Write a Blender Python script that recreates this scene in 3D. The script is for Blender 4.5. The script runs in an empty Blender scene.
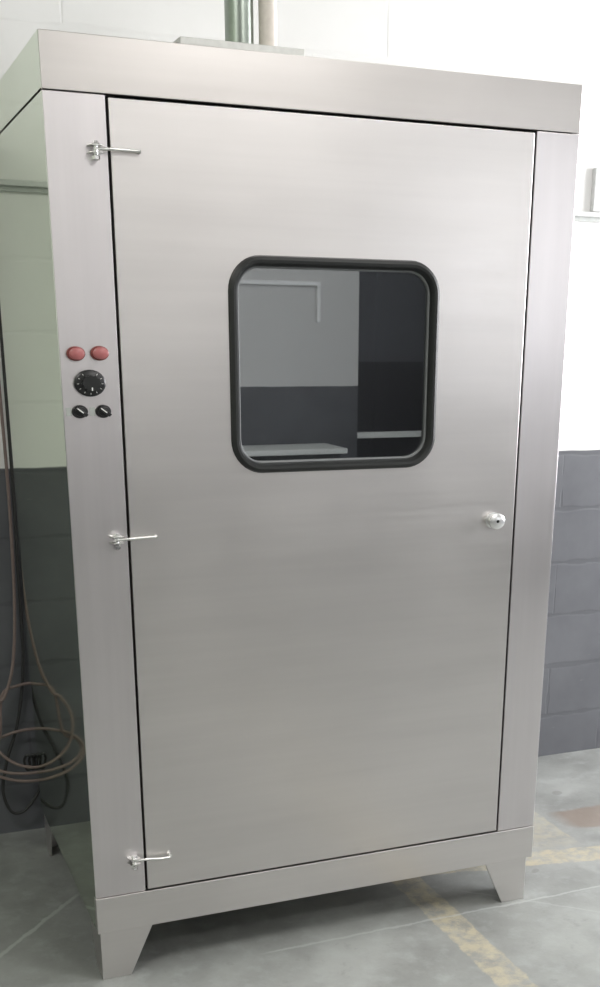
import bpy, bmesh, math
from mathutils import Vector
S = bpy.context.scene
C = S.collection
PI = math.pi

# ---------------------------------------------------------------- camera
cam = bpy.data.cameras.new('camera'); co = bpy.data.objects.new('camera', cam); C.objects.link(co)
cam.sensor_fit = 'HORIZONTAL'; cam.sensor_width = 36
cam.lens = 1178.42 / 600 * 36
cam.shift_x = -(349.645 - 300) / 600; cam.shift_y = (738.834 - 493.5) / 600
cam.clip_start = .05
co.location = (-.46641, -2.73048, 1.61380)
co.rotation_euler = (1.2362, -.0105, -.3990)
S.camera = co

# ---------------------------------------------------------------- light, exposure
w = bpy.data.worlds.new('world'); S.world = w; w.use_nodes = True
w.node_tree.nodes['Background'].inputs[0].default_value = (.85, .93, 1, 1)
w.node_tree.nodes['Background'].inputs[1].default_value = 1.5
S.view_settings.view_transform = 'Standard'; S.view_settings.look = 'None'
S.view_settings.gamma = 1; S.view_settings.use_curve_mapping = False
S.view_settings.exposure = .13

def area(name, loc, rot, sx, sy, power, col=(1, 1, 1)):
    l = bpy.data.lights.new(name, 'AREA'); l.shape = 'RECTANGLE'; l.size = sx; l.size_y = sy
    l.energy = power; l.color = col
    o = bpy.data.objects.new(name, l); C.objects.link(o); o.location = loc; o.rotation_euler = rot
    return o
# daylight through the window in the right wall
area('window_daylight', (4.93, -.35, 2.05), (0, PI/2, 0), 2.0, 2.3, 245, (.98, .975, 1))
area('added_window_fill', (4.46, -5.96, 2.05), (PI/2, 0, 0), .76, 1.6, 12, (.98, .975, 1))  # fill light at an added window, brightens the cabinet's right side
# ceiling fluorescents (their fittings are built below)
LAMPS = [(1.6, -1.5, 22), (1.6, -3.9, 44), (-1.5, -2.0, 42)]
for lx, ly, lp in LAMPS:
    area('ceiling_lamp_light', (lx, ly, 3.50), (0, 0, 0), 1.4, .26, lp, (1, .985, .95))

# ---------------------------------------------------------------- node helpers
class NT:
    def __init__(s, name):
        s.m = bpy.data.materials.new(name); s.m.use_nodes = True
        s.t = s.m.node_tree; s.n = s.t.nodes; s.l = s.t.links
        s.b = s.n['Principled BSDF']; s.out = s.n['Material Output']
    def node(s, ty, **k):
        n = s.n.new(ty)
        for a, v in k.items(): setattr(n, a, v)
        return n
    def put(s, inp, v):
        if isinstance(v, bpy.types.NodeSocket): s.l.new(v, inp)
        elif isinstance(v, tuple) and len(v) == 3 and inp.type == 'RGBA': inp.default_value = (*v, 1)
        else: inp.default_value = v
    def f(s, op, *a):
        n = s.node('ShaderNodeMath', operation=op)
        for i, v in enumerate(a): s.put(n.inputs[i], v)
        return n.outputs[0]
    def xyz(s):
        g = s.node('ShaderNodeNewGeometry'); x = s.node('ShaderNodeSeparateXYZ')
        s.l.new(g.outputs['Position'], x.inputs[0]); return x.outputs
    def comb(s, x, y, z):
        n = s.node('ShaderNodeCombineXYZ')
        for i, v in enumerate((x, y, z)): s.put(n.inputs[i], v)
        return n.outputs[0]
    def noise(s, vec, scale, detail=3, rough=.5):
        n = s.node('ShaderNodeTexNoise'); s.put(n.inputs['Vector'], vec)
        n.inputs['Scale'].default_value = scale; n.inputs['Detail'].default_value = detail
        n.inputs['Roughness'].default_value = rough; return n.outputs[0]
    def mapr(s, v, a, b, c=0., d=1., smooth=False):
        n = s.node('ShaderNodeMapRange')
        if smooth: n.interpolation_type = 'SMOOTHSTEP'
        for i, q in enumerate((v, a, b, c, d)): s.put(n.inputs[i], q)
        return n.outputs[0]
    def mix(s, fac, a, b):
        n = s.node('ShaderNodeMix', data_type='RGBA')
        s.put(n.inputs[0], fac); s.put(n.inputs[6], a); s.put(n.inputs[7], b); return n.outputs[2]
    def bump(s, h, strength, dist=.01):
        n = s.node('ShaderNodeBump'); n.inputs['Strength'].default_value = strength
        n.inputs['Distance'].default_value = dist; s.put(n.inputs['Height'], h); s.l.new(n.outputs[0], s.b.inputs['Normal'])
        return n.outputs[0]
    def p(s, **k):
        for a, v in k.items(): s.put(s.b.inputs[a.replace('_', ' ')], v)
        return s

def plain(name, col, rough=.5, metal=0., spec=.5):
    t = NT(name); t.p(Base_Color=col, Roughness=rough, Metallic=metal, Specular_IOR_Level=spec)
    g = t.node('ShaderNodeTexCoord'); n = t.noise(g.outputs['Object'], 60, 3)
    t.put(t.b.inputs['Base Color'], t.mix(t.mapr(n, .3, .7), tuple(c*.93 for c in col), tuple(min(1, c*1.05) for c in col)))
    return t.m

def steel(name, axis, col=(.70, .67, .66), rough=.33):
    """brushed stainless sheet; grain runs along axis"""
    t = NT(name); X = t.xyz(); lo, hi = 1.5, 85
    s = {'x': (lo, 1, hi), 'z': (hi, 1, lo)}[axis]
    v = t.comb(t.f('MULTIPLY', X[0], s[0]), t.f('MULTIPLY', X[1], s[1]), t.f('MULTIPLY', X[2], s[2]))
    fine = t.noise(v, 1.0, 1, .5)
    s2 = {'x': (1.2, 1, 9), 'z': (9, 1, 1.2)}[axis]
    v2 = t.comb(t.f('MULTIPLY', X[0], s2[0]), t.f('MULTIPLY', X[1], s2[1]), t.f('MULTIPLY', X[2], s2[2]))
    broad = t.noise(v2, 1.4, 3, .5)
    blot = t.noise(t.comb(X[0], X[1], X[2]), 2.2, 3, .5)
    k = t.f('ADD', t.f('ADD', t.mapr(fine, .3, .7, -.012, .012), t.mapr(broad, .3, .7, -.045, .045)), t.mapr(blot, .3, .7, -.03, .03))
    c = t.mix(t.f('ADD', k, .5), tuple(x*.62 for x in col), tuple(min(1, x*1.38) for x in col))
    t.p(Base_Color=c, Metallic=1., Roughness=t.f('ADD', t.mapr(fine, .3, .7, rough-.012, rough+.012), t.mapr(blot, .3, .7, -.03, .03)))
    if axis == 'x': t.bump(fine, .03, .001)
    return t.m

M = {}
M['steel_h'] = steel('brushed_steel_horizontal', 'x')
M['steel_v'] = steel('brushed_steel_vertical', 'z', (.72, .685, .695), .325)
M['steel_side'] = None
t = NT('polished_steel_side')                       # bright-annealed side sheet, nearly a mirror
X = t.xyz(); wv = t.noise(t.comb(X[0], X[1], X[2]), 2.0, 2, .4)
fine = t.noise(t.comb(X[0], t.f('MULTIPLY', X[1], 3.), t.f('MULTIPLY', X[2], 90.)), 1., 3)
t.p(Base_Color=(.84, .88, .80), Metallic=1., Roughness=t.mapr(fine, .3, .7, .035, .06))
t.b.inputs['Specular Tint'].default_value = (.90, .93, .88, 1)
t.bump(wv, .12, .01)
M['steel_side'] = t.m
M['chrome'] = plain('bright_chrome', (.85, .85, .85), .16, 1.)
M['knob'] = plain('satin_knob_metal', (.78, .78, .78), .30, .9)
M['steel_trim'] = steel('brushed_steel_top_trim', 'x', (.60, .57, .555), .33)
M['zinc'] = plain('zinc_plated_steel', (.72, .72, .70), .28, 1.)
M['collar'] = plain('dull_galvanised_plate', (.60, .60, .58), .45, .5)
M['dull'] = plain('dull_grey_trim', (.16, .165, .17), .4)
M['dark_gap'] = plain('dark_rubber_seal', (.012, .012, .012), .7)
M['rubber'] = plain('black_rubber_gasket', (.018, .019, .019), .45, 0, .35)
M['black'] = plain('black_plastic', (.012, .012, .013), .32)
M['white_mark'] = plain('white_print', (.75, .75, .73), .5)
M['red_lens'] = plain('red_pink_lens', (.40, .13, .13), .3)
M['red_rim'] = plain('dark_red_rim', (.20, .045, .04), .4)
M['inner'] = plain('cabinet_lining', (.10, .10, .105), .5, .3)
M['bench'] = plain('pale_bench_top', (.85, .87, .85), .5)
M['pipe_white'] = plain('white_gloss_conduit', (.93, .93, .93), .3)
M['bench_dark'] = plain('bench_cladding', (.06, .065, .065), .6)
M['ceil'] = plain('ceiling_paint', (.42, .42, .40), .9)
M['lampbody'] = plain('lamp_body', (.8, .8, .8), .5)
M['trunk'] = plain('grey_trunking', (.50, .52, .50), .5)  # grey of the legend plates and of the painted shadow under the rail
M['conduit'] = plain('white_trunking', (.62, .63, .62), .5)
M['cable'] = plain('pinkish_brown_cable', (.22, .165, .15), .45)
M['cable_dark'] = plain('dark_cable', (.035, .035, .035), .5)
M['dark_door'] = plain('charcoal_door_upper', (.085, .088, .10), .5)
M['darker_door'] = plain('charcoal_door_lower', (.03, .03, .034), .5)
M['galv'] = plain('galvanised_duct', (.36, .40, .36), .3, .9)
M['pvc'] = plain('pale_pipe', (.72, .66, .60), .4)

t = NT('tube_glow'); t.p(Base_Color=(.9, .9, .9)); t.b.inputs['Emission Color'].default_value = (1, .98, .94, 1)
t.b.inputs['Emission Strength'].default_value = 4; M['tube'] = t.m

# window pane: half-mirrored tinted glass
t = NT('reflective_tinted_glass')
gl = t.node('ShaderNodeBsdfGlossy'); gl.inputs['Roughness'].default_value = .01; gl.inputs['Color'].default_value = (.95, .98, 1.0, 1)
tr = t.node('ShaderNodeBsdfTransparent'); tr.inputs['Color'].default_value = (.45, .47, .48, 1)
mx = t.node('ShaderNodeMixShader'); mx.inputs[0].default_value = .24
t.l.new(tr.outputs[0], mx.inputs[1]); t.l.new(gl.outputs[0], mx.inputs[2]); t.l.new(mx.outputs[0], t.out.inputs['Surface'])
M['glass'] = t.m
t = NT('window_glazing')
tr = t.node('ShaderNodeBsdfTransparent'); tr.inputs['Color'].default_value = (.95, .97, .97, 1)
gl = t.node('ShaderNodeBsdfGlossy'); gl.inputs['Roughness'].default_value = .02
mx = t.node('ShaderNodeMixShader'); mx.inputs[0].default_value = .06
t.l.new(tr.outputs[0], mx.inputs[1]); t.l.new(gl.outputs[0], mx.inputs[2]); t.l.new(mx.outputs[0], t.out.inputs['Surface'])
M['clear_glass'] = t.m

# painted concrete block wall: white above a grey dado 1.2 m high, courses 0.204 m
def block_wall(name, along, jw=.05, bs=.22, white0=(.84, .835, .82), white1=(.875, .87, .86)):
    t = NT(name); X = t.xyz(); u = X[along]; z = X[2]
    zz = t.f('ADD', t.f('DIVIDE', t.f('ADD', z, .033), .2035), 0.)
    row = t.f('FLOOR', zz); fz = t.f('FRACT', zz)
    uu = t.f('ADD', t.f('DIVIDE', t.f('SUBTRACT', u, 2.0), .50), t.f('MULTIPLY', t.f('MODULO', t.f('ADD', row, 41.), 2.), .5))
    fu = t.f('FRACT', t.f('ADD', uu, 100.))
    wob = t.mapr(t.noise(t.comb(X[0], X[1], X[2]), 9, 3), .3, .7, -.006, .006)
    dz = t.f('ADD', t.f('MULTIPLY', t.f('MINIMUM', fz, t.f('SUBTRACT', 1., fz)), .2035), wob)
    du = t.f('ADD', t.f('MULTIPLY', t.f('MINIMUM', fu, t.f('SUBTRACT', 1., fu)), .50), wob)
    d = t.f('MINIMUM', dz, t.f('ADD', t.f('MULTIPLY', du, 1.3), .0035))
    joint = t.mapr(d, .002, .010, 1., 0., True)
    gr = t.noise(t.comb(X[0], X[1], X[2]), 120, 4, .6)
    st = t.noise(t.comb(X[0], X[1], X[2]), 3.5, 5, .6)
    white = t.mix(t.mapr(st, .35, .7), white0, white1)
    white = t.mix(t.f('MULTIPLY', joint, jw), white, (.55, .56, .54))
    grey = t.mix(t.mapr(st, .35, .7), (.108, .111, .122), (.140, .144, .156))
    grey = t.mix(t.f('MULTIPLY', joint, jw*5), grey, (.060, .062, .066))
    scuff = t.mapr(t.noise(t.comb(t.f('MULTIPLY', X[0], 5.), t.f('MULTIPLY', X[1], 5.), t.f('MULTIPLY', X[2], 22.)), 1.6, 5, .7), .68, .76, 0., .25)
    grey = t.mix(scuff, grey, (.36, .36, .36))
    edge = t.f('ADD', 1.199, t.f('MULTIPLY', wob, .3))
    c = t.mix(t.mapr(z, t.f('SUBTRACT', edge, .002), t.f('ADD', edge, .002)), grey, white)
    t.p(Base_Color=c, Roughness=t.mapr(z, 1.19, 1.21, .42, .6), Specular_IOR_Level=.4)
    h = t.f('SUBTRACT', t.f('MULTIPLY', gr, .12), joint)
    t.bump(h, bs, .004)
    return t.m
M['wall_x'] = block_wall('painted_block_wall', 0)
M['wall_f'] = block_wall('smooth_painted_wall', 0, 0., .02, (.74, .735, .73), (.77, .765, .76))
M['wall_g'] = block_wall('green_bounce_wall', 1, .05, .2, (.68, .76, .61), (.72, .79, .65))  # unseen left wall, tinted so that it bounces green light
M['wall_y'] = block_wall('painted_block_wall_side', 1)

# concrete floor with worn yellow marking lines
t = NT('worn_concrete_floor'); X = t.xyz(); x, y = X[0], X[1]; pos = t.comb(x, y, 0.)
n1 = t.noise(pos, 2.2, 6, .6); n2 = t.noise(pos, 14, 6, .65); n3 = t.noise(pos, 60, 4, .6)
c = t.mix(t.mapr(n1, .35, .65), (.195, .20, .19), (.31, .32, .305))
c = t.mix(t.mapr(n2, .5, .72, 0., .45), c, (.38, .40, .39))
c = t.mix(t.mapr(n2, .30, .42, .35, 0.), c, (.15, .15, .145))
wob = t.mapr(n2, .3, .7, -.008, .008)
def band(a, lo, hi, sf=.004):
    a = t.f('ADD', a, wob)
    return t.f('MULTIPLY', t.mapr(a, lo-sf, lo+sf, 0., 1., True), t.mapr(a, hi-sf, hi+sf, 1., 0., True))
wear = t.mapr(t.noise(pos, 22, 6, .7), .40, .60, .12, 1.)
yl = t.f('MULTIPLY', band(x, .952, 1.048), t.mapr(y, .32, .34, 1., 0.))
yl2 = t.f('MULTIPLY', band(t.f('ADD', y, t.f('MULTIPLY', t.f('SUBTRACT', x, 1.4), .18)), .195, .300), t.mapr(x, .94, .96))
blob = t.f('MULTIPLY', band(x, 1.42, 1.66), band(y, .30, .60, .05))
yy = t.f('MAXIMUM', t.f('MAXIMUM', yl, yl2), t.f('MULTIPLY', blob, .55))
c = t.mix(t.f('MULTIPLY', t.f('MULTIPLY', yy, wear), .7), c, (.47, .41, .28))
rust = t.f('MULTIPLY', band(t.f('ADD', y, t.f('MULTIPLY', t.f('ABSOLUTE', t.f('SUBTRACT', x, 1.80)), -.55)), .36, 9., .02), band(y, .38, .545, .012))
c = t.mix(t.f('MULTIPLY', t.f('MULTIPLY', rust, t.mapr(x, 1.68, 1.74)), .65), c, (.20, .145, .11))
def streak(x0, y0, x1, y1, wd, base, col, k):
    L = math.hypot(x1-x0, y1-y0); dx, dy = (x1-x0)/L, (y1-y0)/L
    px = t.f('SUBTRACT', x, x0); py = t.f('SUBTRACT', y, y0)
    al = t.f('ADD', t.f('MULTIPLY', px, dx), t.f('MULTIPLY', py, dy))
    ac = t.f('ADD', t.f('SUBTRACT', t.f('MULTIPLY', px, dy), t.f('MULTIPLY', py, dx)), t.f('MULTIPLY', wob, .8))
    m = t.f('MULTIPLY', t.mapr(t.f('ABSOLUTE', ac), wd*.3, wd, 1., 0., True), t.f('MULTIPLY', t.mapr(al, -.03, .03), t.mapr(al, L-.03, L+.03, 1., 0.)))
    return t.mix(t.f('MULTIPLY', m, k), base, col)
c = streak(-.9, -.50, .04, .525, .010, c, (.42, .44, .42), .6)
c = streak(.45, -.02, 2.6, -.004, .007, c, (.46, .48, .47), .4)
c = streak(1.12, .12, 1.6, -.30, .006, c, (.45, .47, .46), .2)
sp = t.mapr(t.noise(pos, 9, 1, .3), .775, .80, 0., .3)
c = t.mix(sp, c, (.10, .09, .08))
t.p(Base_Color=c, Roughness=t.mapr(n2, .3, .7, .38, .58), Specular_IOR_Level=.45)
t.bump(t.f('ADD', n2, t.f('MULTIPLY', n3, .4)), .15, .004)
M['floor'] = t.m

# ---------------------------------------------------------------- mesh helpers
def box(bm, x0, x1, y0, y1, z0, z1):
    vs = [bm.verts.new((x, y, z)) for x in (x0, x1) for y in (y0, y1) for z in (z0, z1)]
    for f in ((0, 1, 3, 2), (4, 6, 7, 5), (0, 4, 5, 1), (2, 3, 7, 6), (0, 2, 6, 4), (1, 5, 7, 3)):
        bm.faces.new([vs[i] for i in f])
def prism(bm, pts, axis, a0, a1):
    """polygon pts (two coords) extruded along axis ('x','y','z') from a0 to a1"""
    def P(u, v, a): return {'x': (a, u, v), 'y': (u, a, v), 'z': (u, v, a)}[axis]
    A = [bm.verts.new(P(u, v, a0)) for u, v in pts]; B = [bm.verts.new(P(u, v, a1)) for u, v in pts]
    bm.faces.new(A); bm.faces.new(B[::-1]); n = len(pts)
    for i in range(n): bm.faces.new((A[i], A[(i+1) % n], B[(i+1) % n], B[i]))
def lathe_y(bm, cx, cz, prof, sx=1., n=40):
    """revolve (radius, y) profile round a y axis; sx widens it in x"""
    rings = []
    for r, yy in prof:
        rings.append([bm.verts.new((cx+r*sx*math.cos(2*PI*i/n), yy, cz+r*math.sin(2*PI*i/n))) for i in range(n)])
    for a, b in zip(rings, rings[1:]):
        for i in range(n): bm.faces.new((a[i], a[(i+1) % n], b[(i+1) % n], b[i]))
    bm.faces.new(rings[0][::-1]); bm.faces.new(rings[-1])
def lathe_z(bm, cx, cy, prof, n=32, sx=1.):
    rings = []
    for r, zz in prof:
        rings.append([bm.verts.new((cx+r*sx*math.cos(2*PI*i/n), cy+r*math.sin(2*PI*i/n), zz)) for i in range(n)])
    for a, b in zip(rings, rings[1:]):
        for i in range(n): bm.faces.new((a[i], a[(i+1) % n], b[(i+1) % n], b[i]))
    bm.faces.new(rings[0][::-1]); bm.faces.new(rings[-1])
def tube(bm, pts, r, n=12):
    pts = [Vector(p) for p in pts]; rings = []; up = Vector((0, 1, .01)).normalized()
    for i, p in enumerate(pts):
        d = (pts[min(i+1, len(pts)-1)] - pts[max(i-1, 0)]).normalized()
        a = d.cross(up)
        if a.length < .05: a = d.cross(Vector((1, 0, 0)))
        a.normalize(); up = a.cross(d).normalized()
        rr = r[i] if isinstance(r, list) else r
        rings.append([bm.verts.new(p + a*rr*math.cos(2*PI*k/n) + up*rr*math.sin(2*PI*k/n)) for k in range(n)])
    for A, B in zip(rings, rings[1:]):
        for k in range(n): bm.faces.new((A[k], A[(k+1) % n], B[(k+1) % n], B[k]))
    bm.faces.new(rings[0][::-1]); bm.faces.new(rings[-1])
def spline(pts, k=8):
    P = [Vector(p) for p in pts]; out = []
    for i in range(len(P)-1):
        p0, p1, p2, p3 = P[max(i-1, 0)], P[i], P[i+1], P[min(i+2, len(P)-1)]
        for j in range(k):
            u = j/k
            out.append(.5*((2*p1)+(-p0+p2)*u+(2*p0-5*p1+4*p2-p3)*u*u+(-p0+3*p1-3*p2+p3)*u**3))
    out.append(P[-1]); return out
def rrect(x0, x1, z0, z1, r, n=10):
    out = []
    for cx, cz, a in ((x1-r, z1-r, 0), (x0+r, z1-r, 90), (x0+r, z0+r, 180), (x1-r, z0+r, 270)):
        for i in range(n+1):
            q = math.radians(a+90*i/n); out.append((cx+r*math.cos(q), cz+r*math.sin(q)))
    return out
def ring_sweep(bm, dims, prof):
    """rounded-rectangle ring; prof is a closed list of (inset, y)"""
    x0, x1, z0, z1, r = dims; rings = []
    for ins, yy in prof:
        rings.append([bm.verts.new((u, yy, v)) for u, v in rrect(x0+ins, x1-ins, z0+ins, z1-ins, max(r-ins, .004))])
    n = len(rings[0]); m = len(rings)
    for j in range(m):
        A, B = rings[j], rings[(j+1) % m]
        for i in range(n): bm.faces.new((A[i], A[(i+1) % n], B[(i+1) % n], B[i]))
def link(name, bm, mat, parent=None, bevel=0., smooth=False, origin=None, seg=2):
    bmesh.ops.recalc_face_normals(bm, faces=bm.faces)
    me = bpy.data.meshes.new(name)
    if origin: bmesh.ops.translate(bm, verts=bm.verts, vec=-Vector(origin))
    bm.to_mesh(me); bm.free(); me.materials.append(mat)
    o = bpy.data.objects.new(name, me); C.objects.link(o)
    if origin: o.location = origin
    if parent: o.parent = parent
    if smooth:
        for p in me.polygons: p.use_smooth = True
        me.set_sharp_from_angle(angle=math.radians(38))
    if bevel:
        b = o.modifiers.new('bevel', 'BEVEL'); b.width = bevel; b.segments = seg; b.limit_method = 'ANGLE'
    return o
def B(): return bmesh.new()
def boxes(name, mat, parent, *bs, bevel=0.):
    bm = B()
    for b in bs: box(bm, *b)
    return link(name, bm, mat, parent, bevel)
def thing(name, label, cat, loc=(0, 0, 0), group=None):
    o = bpy.data.objects.new(name, None); C.objects.link(o); o.location = loc
    o['label'] = label; o['category'] = cat
    if group: o['group'] = group
    return o
def tag(o, label, cat, group=None):
    o['label'] = label; o['category'] = cat
    if group: o['group'] = group
    return o
def struct(o, label=None):
    o['kind'] = 'structure'
    if label: o['label'] = label; o['category'] = o.name.split('_')[0]
    return o

# ---------------------------------------------------------------- the room
RX0, RX1, RY0, RY1, RZ = -3.2, 5.0, -6.0, 1.066, 3.6
struct(boxes('floor', M['floor'], None, (RX0-.1, RX1+.1, RY0-1.2, RY1+.1, -.1, 0)), 'worn grey concrete floor with faded yellow marking lines')
struct(boxes('wall_back', M['wall_x'], None, (RX0-.1, RX1+.1, RY1, RY1+.15, 0, RZ)), 'painted block wall behind the cabinet, white over grey')
struct(boxes('wall_left', M['wall_g'], None, (RX0-.15, RX0, RY0, RY1, 0, RZ)), 'wall on the left side of the room, tinted pale green over grey to bounce green light')
struct(boxes('ceiling', M['ceil'], None, (RX0-.1, RX1+.1, RY0-1.2, RY1+.15, RZ, RZ+.1)), 'pale flat ceiling over the whole room')
# right wall with a window opening
struct(boxes('wall_right', M['wall_y'], None,
    (RX1, RX1+.15, RY0, -1.55, 0, RZ), (RX1, RX1+.15, .85, RY1, 0, RZ),
    (RX1, RX1+.15, -1.55, .85, 0, 1.0), (RX1, RX1+.15, -1.55, .85, 3.1, RZ)), 'white over grey painted wall on the right with a big window')
wf = struct(boxes('window_1', M['lampbody'], None,
    (RX1+.04, RX1+.1, -1.55, -1.49, 1.0, 3.1), (RX1+.04, RX1+.1, .79, .85, 1.0, 3.1),
    (RX1+.04, RX1+.1, -1.49, .79, 1.0, 1.06), (RX1+.04, RX1+.1, -1.49, .79, 3.04, 3.1), (RX1+.04, RX1+.1, -.38, -.32, 1.06, 3.04)), 'big white framed daylight window in the right wall')
boxes('window_pane', M['clear_glass'], wf, (RX1+.068, RX1+.074, -1.49, .79, 1.06, 3.04))
# wall behind the photographer: ends at x=3.3, then a dark doorway
struct(boxes('wall_front', M['wall_f'], None, (RX0-.1, 3.30, RY0-.15, RY0, 0, RZ), (3.95, 4.05, RY0-.15, RY0, 0, RZ), (4.87, RX1+.1, RY0-.15, RY0, 0, RZ), (3.30, 3.95, RY0-.15, RY0, 2.45, RZ), (4.05, 4.87, RY0-.15, RY0, 0, 1.22), (4.05, 4.87, RY0-.15, RY0, 2.88, RZ)), 'white over grey painted wall facing the cabinet')
w2 = struct(boxes('window_added', M['lampbody'], None, (4.05, 4.10, RY0-.11, RY0-.05, 1.22, 2.88), (4.82, 4.87, RY0-.11, RY0-.05, 1.22, 2.88),
    (4.10, 4.82, RY0-.11, RY0-.05, 1.22, 1.27), (4.10, 4.82, RY0-.11, RY0-.05, 2.83, 2.88)), 'narrow white framed window added right of the dark door to brighten the cabinet')  # added window, gives the right post and door something bright to mirror
boxes('window_pane', M['clear_glass'], w2, (4.10, 4.82, RY0-.083, RY0-.077, 1.27, 2.83))
dr = struct(boxes('door_1', M['dark_door'], None, (3.30, 3.95, RY0-.12, RY0-.06, 1.375, 2.45)), 'dark charcoal two-tone door in the facing wall')
boxes('lower_panel', M['darker_door'], dr, (3.30, 3.95, RY0-.12, RY0-.06, 0.0, 1.375))
boxes('rail', M['bench'], dr, (3.30, 3.95, RY0-.06, RY0-.03, .80, .845))

# low bench against the facing wall (seen in the cabinet's window pane)
bn = thing('low_bench', 'long low bench with pale top against the grey painted wall', 'bench', (1.6, RY0+.3, 0))
def rel(o, root):
    for v in o.data.vertices: v.co -= root.location
    return o
rel(boxes('bench_top', M['bench'], bn, (0.2, 3.03, RY0+.02, RY0+.45, .735, .775), bevel=.006), bn)
rel(boxes('bench_front', M['bench_dark'], bn, (0.25, 2.98, RY0+.40, RY0+.42, .08, .735)), bn)
for xx in (.28, 2.94):
    rel(boxes('leg', M['bench_dark'], bn, (xx-.03, xx+.03, RY0+.05, RY0+.40, 0, .735)), bn)

cd = boxes('wall_conduit', M['pipe_white'], None, (1.9, 2.98, RY0, RY0+.025, 1.915, 1.945), (2.95, 2.98, RY0, RY0+.025, 1.66, 1.915), bevel=.004)
tag(cd, 'angled white conduit on the white wall facing the cabinet', 'conduit')
# ceiling lamps
def lamp(i, lx, ly, lab):
    r = thing('ceiling_lamp', lab, 'lamp', (lx, ly, 3.53))
    boxes('lamp_housing', M['lampbody'], r, (-.72, .72, -.14, .14, .02, .07), bevel=.004)
    for s in (-.06, .06):
        bm = B(); tube(bm, [(-.68, s, .0), (.68, s, .0)], .014); link('lamp_tube', bm, M['tube'], r, smooth=True)
for i, (q, lab) in enumerate(zip(LAMPS, ('twin tube ceiling lamp nearest above the steel cabinet', 'twin tube ceiling lamp towards the dark doorway', 'twin tube ceiling lamp on the left side of the room'))):
    lamp(i, q[0], q[1], lab)

# ---------------------------------------------------------------- the cabinet
W, D, Z0, Z1, Z2, Z3 = 1.2889, .9053, .1376, .2386, 2.0697, 2.1763
SX = 1.22            # the fittings are a little wider than tall, as in the photo
cab = thing('steel_cabinet', 'tall brushed stainless steel cabinet with a windowed door on splayed feet', 'cabinet')
# top trim: a shallow cap with skirts
boxes('top_trim', M['steel_trim'], cab, (0, W, 0, .012, Z2, Z3), (0, W, D-.012, D, Z2, Z3), (.012, W-.012, .012, D-.012, Z3-.012, Z3), (W-.012, W, .012, D-.012, Z2, Z3), bevel=.0015)
o = boxes('top_trim_side', M['steel_side'], cab, (-.001, .0105, .003, D-.003, Z2+.002, Z3-.0015))
boxes('bottom_rail', M['steel_h'], cab, (-.001, W, -.003, .02, Z0, Z1-.0015), (0, W, D-.02, D, Z0, Z1), (.0, .012, .02, D-.02, Z0, Z1-.0015), (W-.012, W, .02, D-.02, Z0, Z1), bevel=.0015)
boxes('door_post', M['steel_v'], cab, (0, .1285, 0, .03, Z1, Z2-.002), bevel=.0015)
boxes('door_post', M['steel_v'], cab, (1.1685, W, 0, .03, Z1, Z2-.002), bevel=.0015)
boxes('side_panel', M['steel_side'], cab, (-.0005, .0035, .002, D, Z0+.001, Z2-.003))
boxes('side_panel', M['steel_v'], cab, (W-.004, W, .031, D, Z1, Z2-.002))
boxes('back_panel', M['steel_v'], cab, (.004, W-.004, D-.008, D-.001, Z1, Z2-.002))
boxes('floor_panel', M['steel_h'], cab, (.012, W-.012, .02, D-.02, Z0+.01, Z0+.02))
boxes('inner_lining', M['inner'], cab, (.14, .15, .06, D-.03, Z1, Z2-.02), (W-.15, W-.14, .06, D-.03, Z1, Z2-.02), (.15, W-.15, D-.04, D-.03, Z1, Z2-.02), (.14, W-.14, .06, D-.03, Z2-.02, Z2-.01), (.14, W-.14, .06, D-.03, Z1-.01, Z1))
boxes('door_seal', M['dark_gap'], cab, (.120, .150, .020, .05, Z1, Z2), (1.15, 1.18, .020, .05, Z1, Z2), (.12, 1.18, .0305, .05, Z2-.03, Z2), (.12, 1.18, .0305, .05, Z1-.008, Z1+.02))

# door leaf with the window opening
DX0, DX1, DZ0, DZ1 = .1345, 1.1620, Z1+.0035, Z2-.0065
WD = (.3850, .9200, 1.2860, 1.7700, .078)
def plate_hole(bm, outer, inner, y0, y1):
    def loop(pts): 
        vs = [bm.verts.new((u, y0, v)) for u, v in pts]
        return vs, [bm.edges.new((vs[i], vs[(i+1) % len(vs)])) for i in range(len(vs))]
    a, ea = loop(outer); b, eb = loop(inner)
    bmesh.ops.triangle_fill(bm, use_beauty=True, use_dissolve=False, edges=ea+eb)
    g = bmesh.ops.extrude_face_region(bm, geom=bm.faces[:])
    bmesh.ops.translate(bm, verts=[e for e in g['geom'] if isinstance(e, bmesh.types.BMVert)], vec=(0, y1-y0, 0))
door = None
bm = B()
plate_hole(bm, [(DX0, DZ0), (DX1, DZ0), (DX1, DZ1), (DX0, DZ1)], rrect(WD[0]+.012, WD[1]-.012, WD[2]+.012, WD[3]-.012, .058), -.001, .030)
door = link('door', bm, M['steel_h'], cab, bevel=.0012)
bm = B(); ring_sweep(bm, WD, [(0, -.0005), (.003, -.009), (.010, -.013), (.016, -.012), (.0215, -.006), (.0235, .004), (.0235, .012), (.010, .012), (.010, -.0005)])
link('window_gasket', bm, M['rubber'], door, smooth=True)
bm = B(); ring_sweep(bm, (WD[0]+.023, WD[1]-.023, WD[2]+.023, WD[3]-.023, .055), [(0, .004), (.0040, .006), (.0040, .013), (0, .013)])
link('window_trim', bm, M['dull'], door, smooth=True)
bm = B(); prism(bm, rrect(WD[0]+.02, WD[1]-.02, WD[2]+.02, WD[3]-.02, .05), 'y', .013, .017)
link('window_pane', bm, M['glass'], door)
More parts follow.
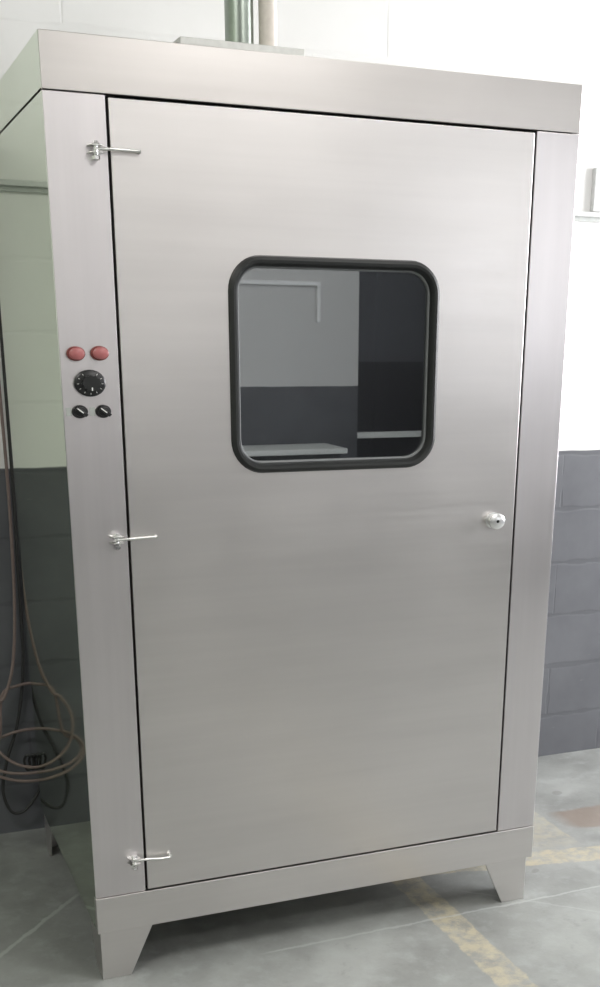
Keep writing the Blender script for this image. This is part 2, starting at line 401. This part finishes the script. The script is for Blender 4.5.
# round lock knob with keyhole
bm = B(); kx, kz = 1.1005, 1.142
lathe_y(bm, kx, kz, [(.0205, -.001), (.0205, -.004), (.0135, -.006), (.0135, -.014), (.0190, -.016), (.0205, -.020), (.0195, -.024), (.015, -.027), (.0045, -.028), (.0035, -.0255), (.0001, -.0255)], 1.15)
lk = link('door_knob', bm, M['knob'], door, smooth=True)
bm = B(); lathe_y(bm, kx, kz, [(.0038, -.0245), (.0038, -.0262)], 1.0, 16); box(bm, kx-.0012, kx+.0012, -.0262, -.0245, kz-.009, kz)
link('keyhole', bm, M['black'], lk)

# hinges: lugs on the post, a pin, and an arm across to the door
def hinge(z, tilt, up):
    bm = B(); px = .100; yp = -.017
    # lugs: two small plates standing off the post
    for dz in (-.006, .008):
        prism(bm, [(px-.015, 0), (px-.015, -.010), (px-.009, yp-.009), (px+.010, yp-.010), (px+.016, yp), (px+.010, 0)], 'z', z+dz-.0014, z+dz+.0014)
    h = link('hinge', bm, M['zinc'], cab, bevel=.0006)
    bm = B(); a = 6
    lathe_z(bm, px, yp, [(.0045, z-.010), (.0045, z+.013)], 20)
    lathe_z(bm, px, yp, [(.003, z-.022), (.0085, z-.019), (.0085, z-.0125), (.0065, z-.0105)], 6)
    lathe_z(bm, px, yp, [(.0075, z+.0095), (.0085, z+.012), (.006, z+.016)], 6)
    link('hinge_pin', bm, M['chrome'], h, smooth=True)
    bm = B(); z1 = z+tilt
    pts = spline([(px-.006, yp-.001, z+.001), (px+.03, yp-.001, z+.002), (px+.07, yp+.002, z1), (px+.093, yp+.003, z1)], 4)
    tube(bm, pts, .0036, 10)
    # end foot that lands on the door
    tube(bm, [(px+.093, yp+.003, z1-.001+up), (px+.094, yp+.008, z1), (px+.094, -.001, z1)], .0042, 10)
    link('hinge_arm', bm, M['zinc'], h, smooth=True)
hinge(1.962, .002, 0.); hinge(1.147, 0.003, 0.); hinge(.332, -.004, .006)

# indicator lamps
for bx_, bz in ((.037, 1.557), (.089, 1.558)):
    bm = B(); lathe_y(bm, bx_-.0025, bz, [(.0150, 0), (.0155, -.002), (.0152, -.008), (.0135, -.010)], 1.32)
    r = link('indicator_lamp', bm, M['red_rim'], cab, smooth=True)
    bm = B(); lathe_y(bm, bx_-.0015, bz, [(.0128, -.009), (.0125, -.013), (.0095, -.0155), (.0005, -.0165)], 1.32)
    link('lamp_lens', bm, M['red_lens'], r, smooth=True)
# rotary dial
dx, dz = .0615, 1.4950
bm = B(); lathe_y(bm, dx, dz, [(.0275, 0), (.0285, -.003), (.0285, -.007), (.026, -.009), (.0245, -.010)], 1.22, 56)
dial = link('rotary_dial', bm, M['black'], cab, smooth=True)
bm = B()
n = 48; pr = []
for i in range(n):
    rr = .0165 + (.0011 if i % 4 < 2 else -.0008); a = 2*PI*i/n; pr.append((dx+.0015+rr*1.22*math.cos(a), dz+rr*math.sin(a)))
prism(bm, pr, 'y', -.010, -.020)
link('dial_grip', bm, M['rubber'], dial, bevel=.0006)
bm = B()
for i in range(11):
    a = math.radians(-235 + i*29); c_, s_ = math.cos(a), math.sin(a)
    r0, r1 = .0205, .0238; hw = .0006
    q = [(dx+1.22*(c_*r0-s_*hw), dz+s_*r0+c_*hw), (dx+1.22*(c_*r1-s_*hw), dz+s_*r1+c_*hw), (dx+1.22*(c_*r1+s_*hw), dz+s_*r1-c_*hw), (dx+1.22*(c_*r0+s_*hw), dz+s_*r0-c_*hw)]
    prism(bm, q, 'y', -.0098, -.0106)
box(bm, dx+.0005, dx+.003, -.0206, -.0199, dz-.0155, dz-.0085)
link('dial_marks', bm, M['white_mark'], dial)
# selector switches
for sx_ in (.036, .088):
    sz = 1.4345
    bm = B(); lathe_y(bm, sx_, sz, [(.0140, 0), (.0145, -.002), (.0135, -.006), (.0125, -.007)], 1.25)
    s_ = link('selector_switch', bm, M['black'], cab, smooth=True)
    bm = B(); lathe_y(bm, sx_+.001, sz, [(.0105, -.006), (.0100, -.012), (.0005, -.013)], 1.2)
    a = math.radians(-42); c1, s1 = math.cos(a), math.sin(a)
    def R(u, v): return (sx_+.002+1.2*(u*c1-v*s1), sz+u*s1+v*c1)
    prism(bm, [R(-.0125, -.0035), R(.0125, -.0035), R(.0125, .0035), R(-.0125, .0035)], 'y', -.012, -.021)
    link('switch_lever', bm, M['black'], s_, bevel=.0008)
    bm = B(); prism(bm, [R(-.011, -.0011), R(.003, -.0011), R(.003, .0013), R(-.011, .0013)], 'y', -.0208, -.0216)
    link('switch_mark', bm, M['white_mark'], s_)
    # small legend plate left of the switch
for sx_ in (.014, .066):
    boxes('legend_plate', M['trunk'], cab, (sx_-.008, sx_+.004, -.001, .001, 1.425, 1.443))

# feet: folded corner brackets, tapering downwards
def foot(cx, cy, sx, sy, name='foot'):
    bm = B(); top, bot, th = .140, .075, .005
    xs = lambda d: cx+sx*d
    ys = lambda d: cy+sy*d
    prism(bm, [(xs(0), 0), (xs(bot), 0), (xs(top), Z0+.004), (xs(0), Z0+.004)], 'y', ys(0), ys(th))
    prism(bm, [(ys(th), 0), (ys(bot), 0), (ys(top), Z0+.004), (ys(th), Z0+.004)], 'x', xs(0), xs(th))
    link(name, bm, M['steel_h'], cab, bevel=.0008)
foot(.006, .004, 1, 1); foot(W-.016, .004, -1, 1); foot(.006, D-.004, 1, -1); foot(W-.016, D-.004, -1, -1)
# collar plate on the roof
boxes('roof_collar', M['collar'], cab, (.321, .611, .10, .42, Z3-.001, 2.2105), bevel=.002)

# ---------------------------------------------------------------- duct and pipe rising from the roof collar
bm = B(); tube(bm, [(.516, .285, 2.2105), (.516, .285, 2.9), (.516, .285, RZ)], .034, 32)
tube(bm, [(.516, .285, 2.211), (.516, .285, 2.222)], .040, 32)
tag(link('exhaust_duct', bm, M['galv'], None, smooth=True, origin=(.516, .285, 2.2105)), 'round grey metal duct rising from the cabinet roof', 'duct')
bm = B(); tube(bm, [(.582, .27, 2.2105), (.582, .27, 2.9), (.582, .27, RZ)], .022, 24)
tag(link('vent_pipe', bm, M['pvc'], None, smooth=True, origin=(.582, .27, 2.2105)), 'slim pale pipe beside the grey duct on the cabinet roof', 'pipe')

# ---------------------------------------------------------------- wall trunking on the back wall
tk = thing('cable_trunking', 'thin horizontal cable trunking running along the white back wall', 'trunking', (1., RY1, 1.985))
rel(boxes('trunking_rail', M['conduit'], tk, (-3.0, 4.6, RY1-.022, RY1, 1.990, 2.006), bevel=.002), tk)
rel(boxes('rail_painted_shadow', M['trunk'], tk, (-3.0, 4.6, RY1-.010, RY1, 1.976, 1.990)), tk)  # grey strip painted in as the shadow beneath the rail
rel(boxes('junction_box', M['conduit'], tk, (2.035, 2.60, RY1-.020, RY1, 2.007, 2.145), bevel=.003), tk)

# ---------------------------------------------------------------- cable hanging in the corner behind the cabinet
hose = thing('coiled_cable', 'pinkish brown cable hanging in loops at the left rear corner of the cabinet', 'cable', (-.05, 1.0, .0))
def relt(o): 
    for v in o.data.vertices: v.co -= hose.location
    return o
bm = B()
pts = [(-.012, 1.030, 3.4), (-.008, 1.030, 2.4), (-.008, 1.03, 1.6), (-.006, 1.025, 1.15), (-.016, 1.02, .80), (-.040, 1.0, .60), (-.075, .99, .50)]
# loops round a hook, each ring leaning a little differently
def ring(cx, cz, a, b, y0, y1, s, e, n=14, tilt=0.):
    out = []
    for i in range(n+1):
        q = math.radians(s+(e-s)*i/n); u, v = a*math.cos(q), b*math.sin(q)
        out.append((cx+u, y0+(y1-y0)*i/n+.035*math.sin(q), cz+v+tilt*u))
    return out
pts += ring(.005, .400, .135, .130, .965, .975, 140, 490)
pts += ring(-.005, .312, .150, .062, .97, .98, 490-360, 490, tilt=.02)
pts += ring(-.005, .300, .155, .078, .96, .99, 130, 400, tilt=-.03)
relt(link('cable_run', (tube(bm, spline(pts, 5), .0050, 10), bm)[1], M['cable'], hose, smooth=True))
bm = B()
tube(bm, spline([(.012, 1.030, 3.4), (.012, 1.030, 1.9), (.010, 1.030, 1.2), (.004, 1.03, .90), (-.004, 1.03, .60), (-.035, 1.035, .40), (-.080, 1.02, .28), (-.105, 1.0, .18), (-.085, .995, .105), (-.045, .995, .100), (.0, .995, .150), (.018, 1.0, .20), (.012, 1.0, .27)], 8), .0055, 10)
relt(link('dark_strand', bm, M['cable_dark'], hose, smooth=True))
hose.children[-1]['label'] = 'darker cable strand with a small low loop'
# tie knot in the middle of the loops
bm = B()
for k in range(3):
    tube(bm, spline([(-.035+.016*k, .965, .285), (-.028+.016*k, .945, .31), (-.010+.016*k, .95, .300), (-.006+.014*k, .97, .262), (-.026+.014*k, .975, .250), (-.035+.016*k, .965, .285)], 5), .0045, 8)
relt(link('cable_tie', bm, M['cable_dark'], hose, smooth=True))
# loose end with a plug on the floor
bm = B()
tube(bm, spline([(.012, 1.0, .27), (.03, 1.0, .16), (.035, .97, .07), (.04, .945, .025), (.045, .935, .014)], 6), .0045, 8)
tube(bm, [(.040, .95, .030), (.045, .930, .017), (.048, .905, .015)], [.008, .014, .013], 12)
relt(link('plug', bm, M['cable_dark'], hose, smooth=True))
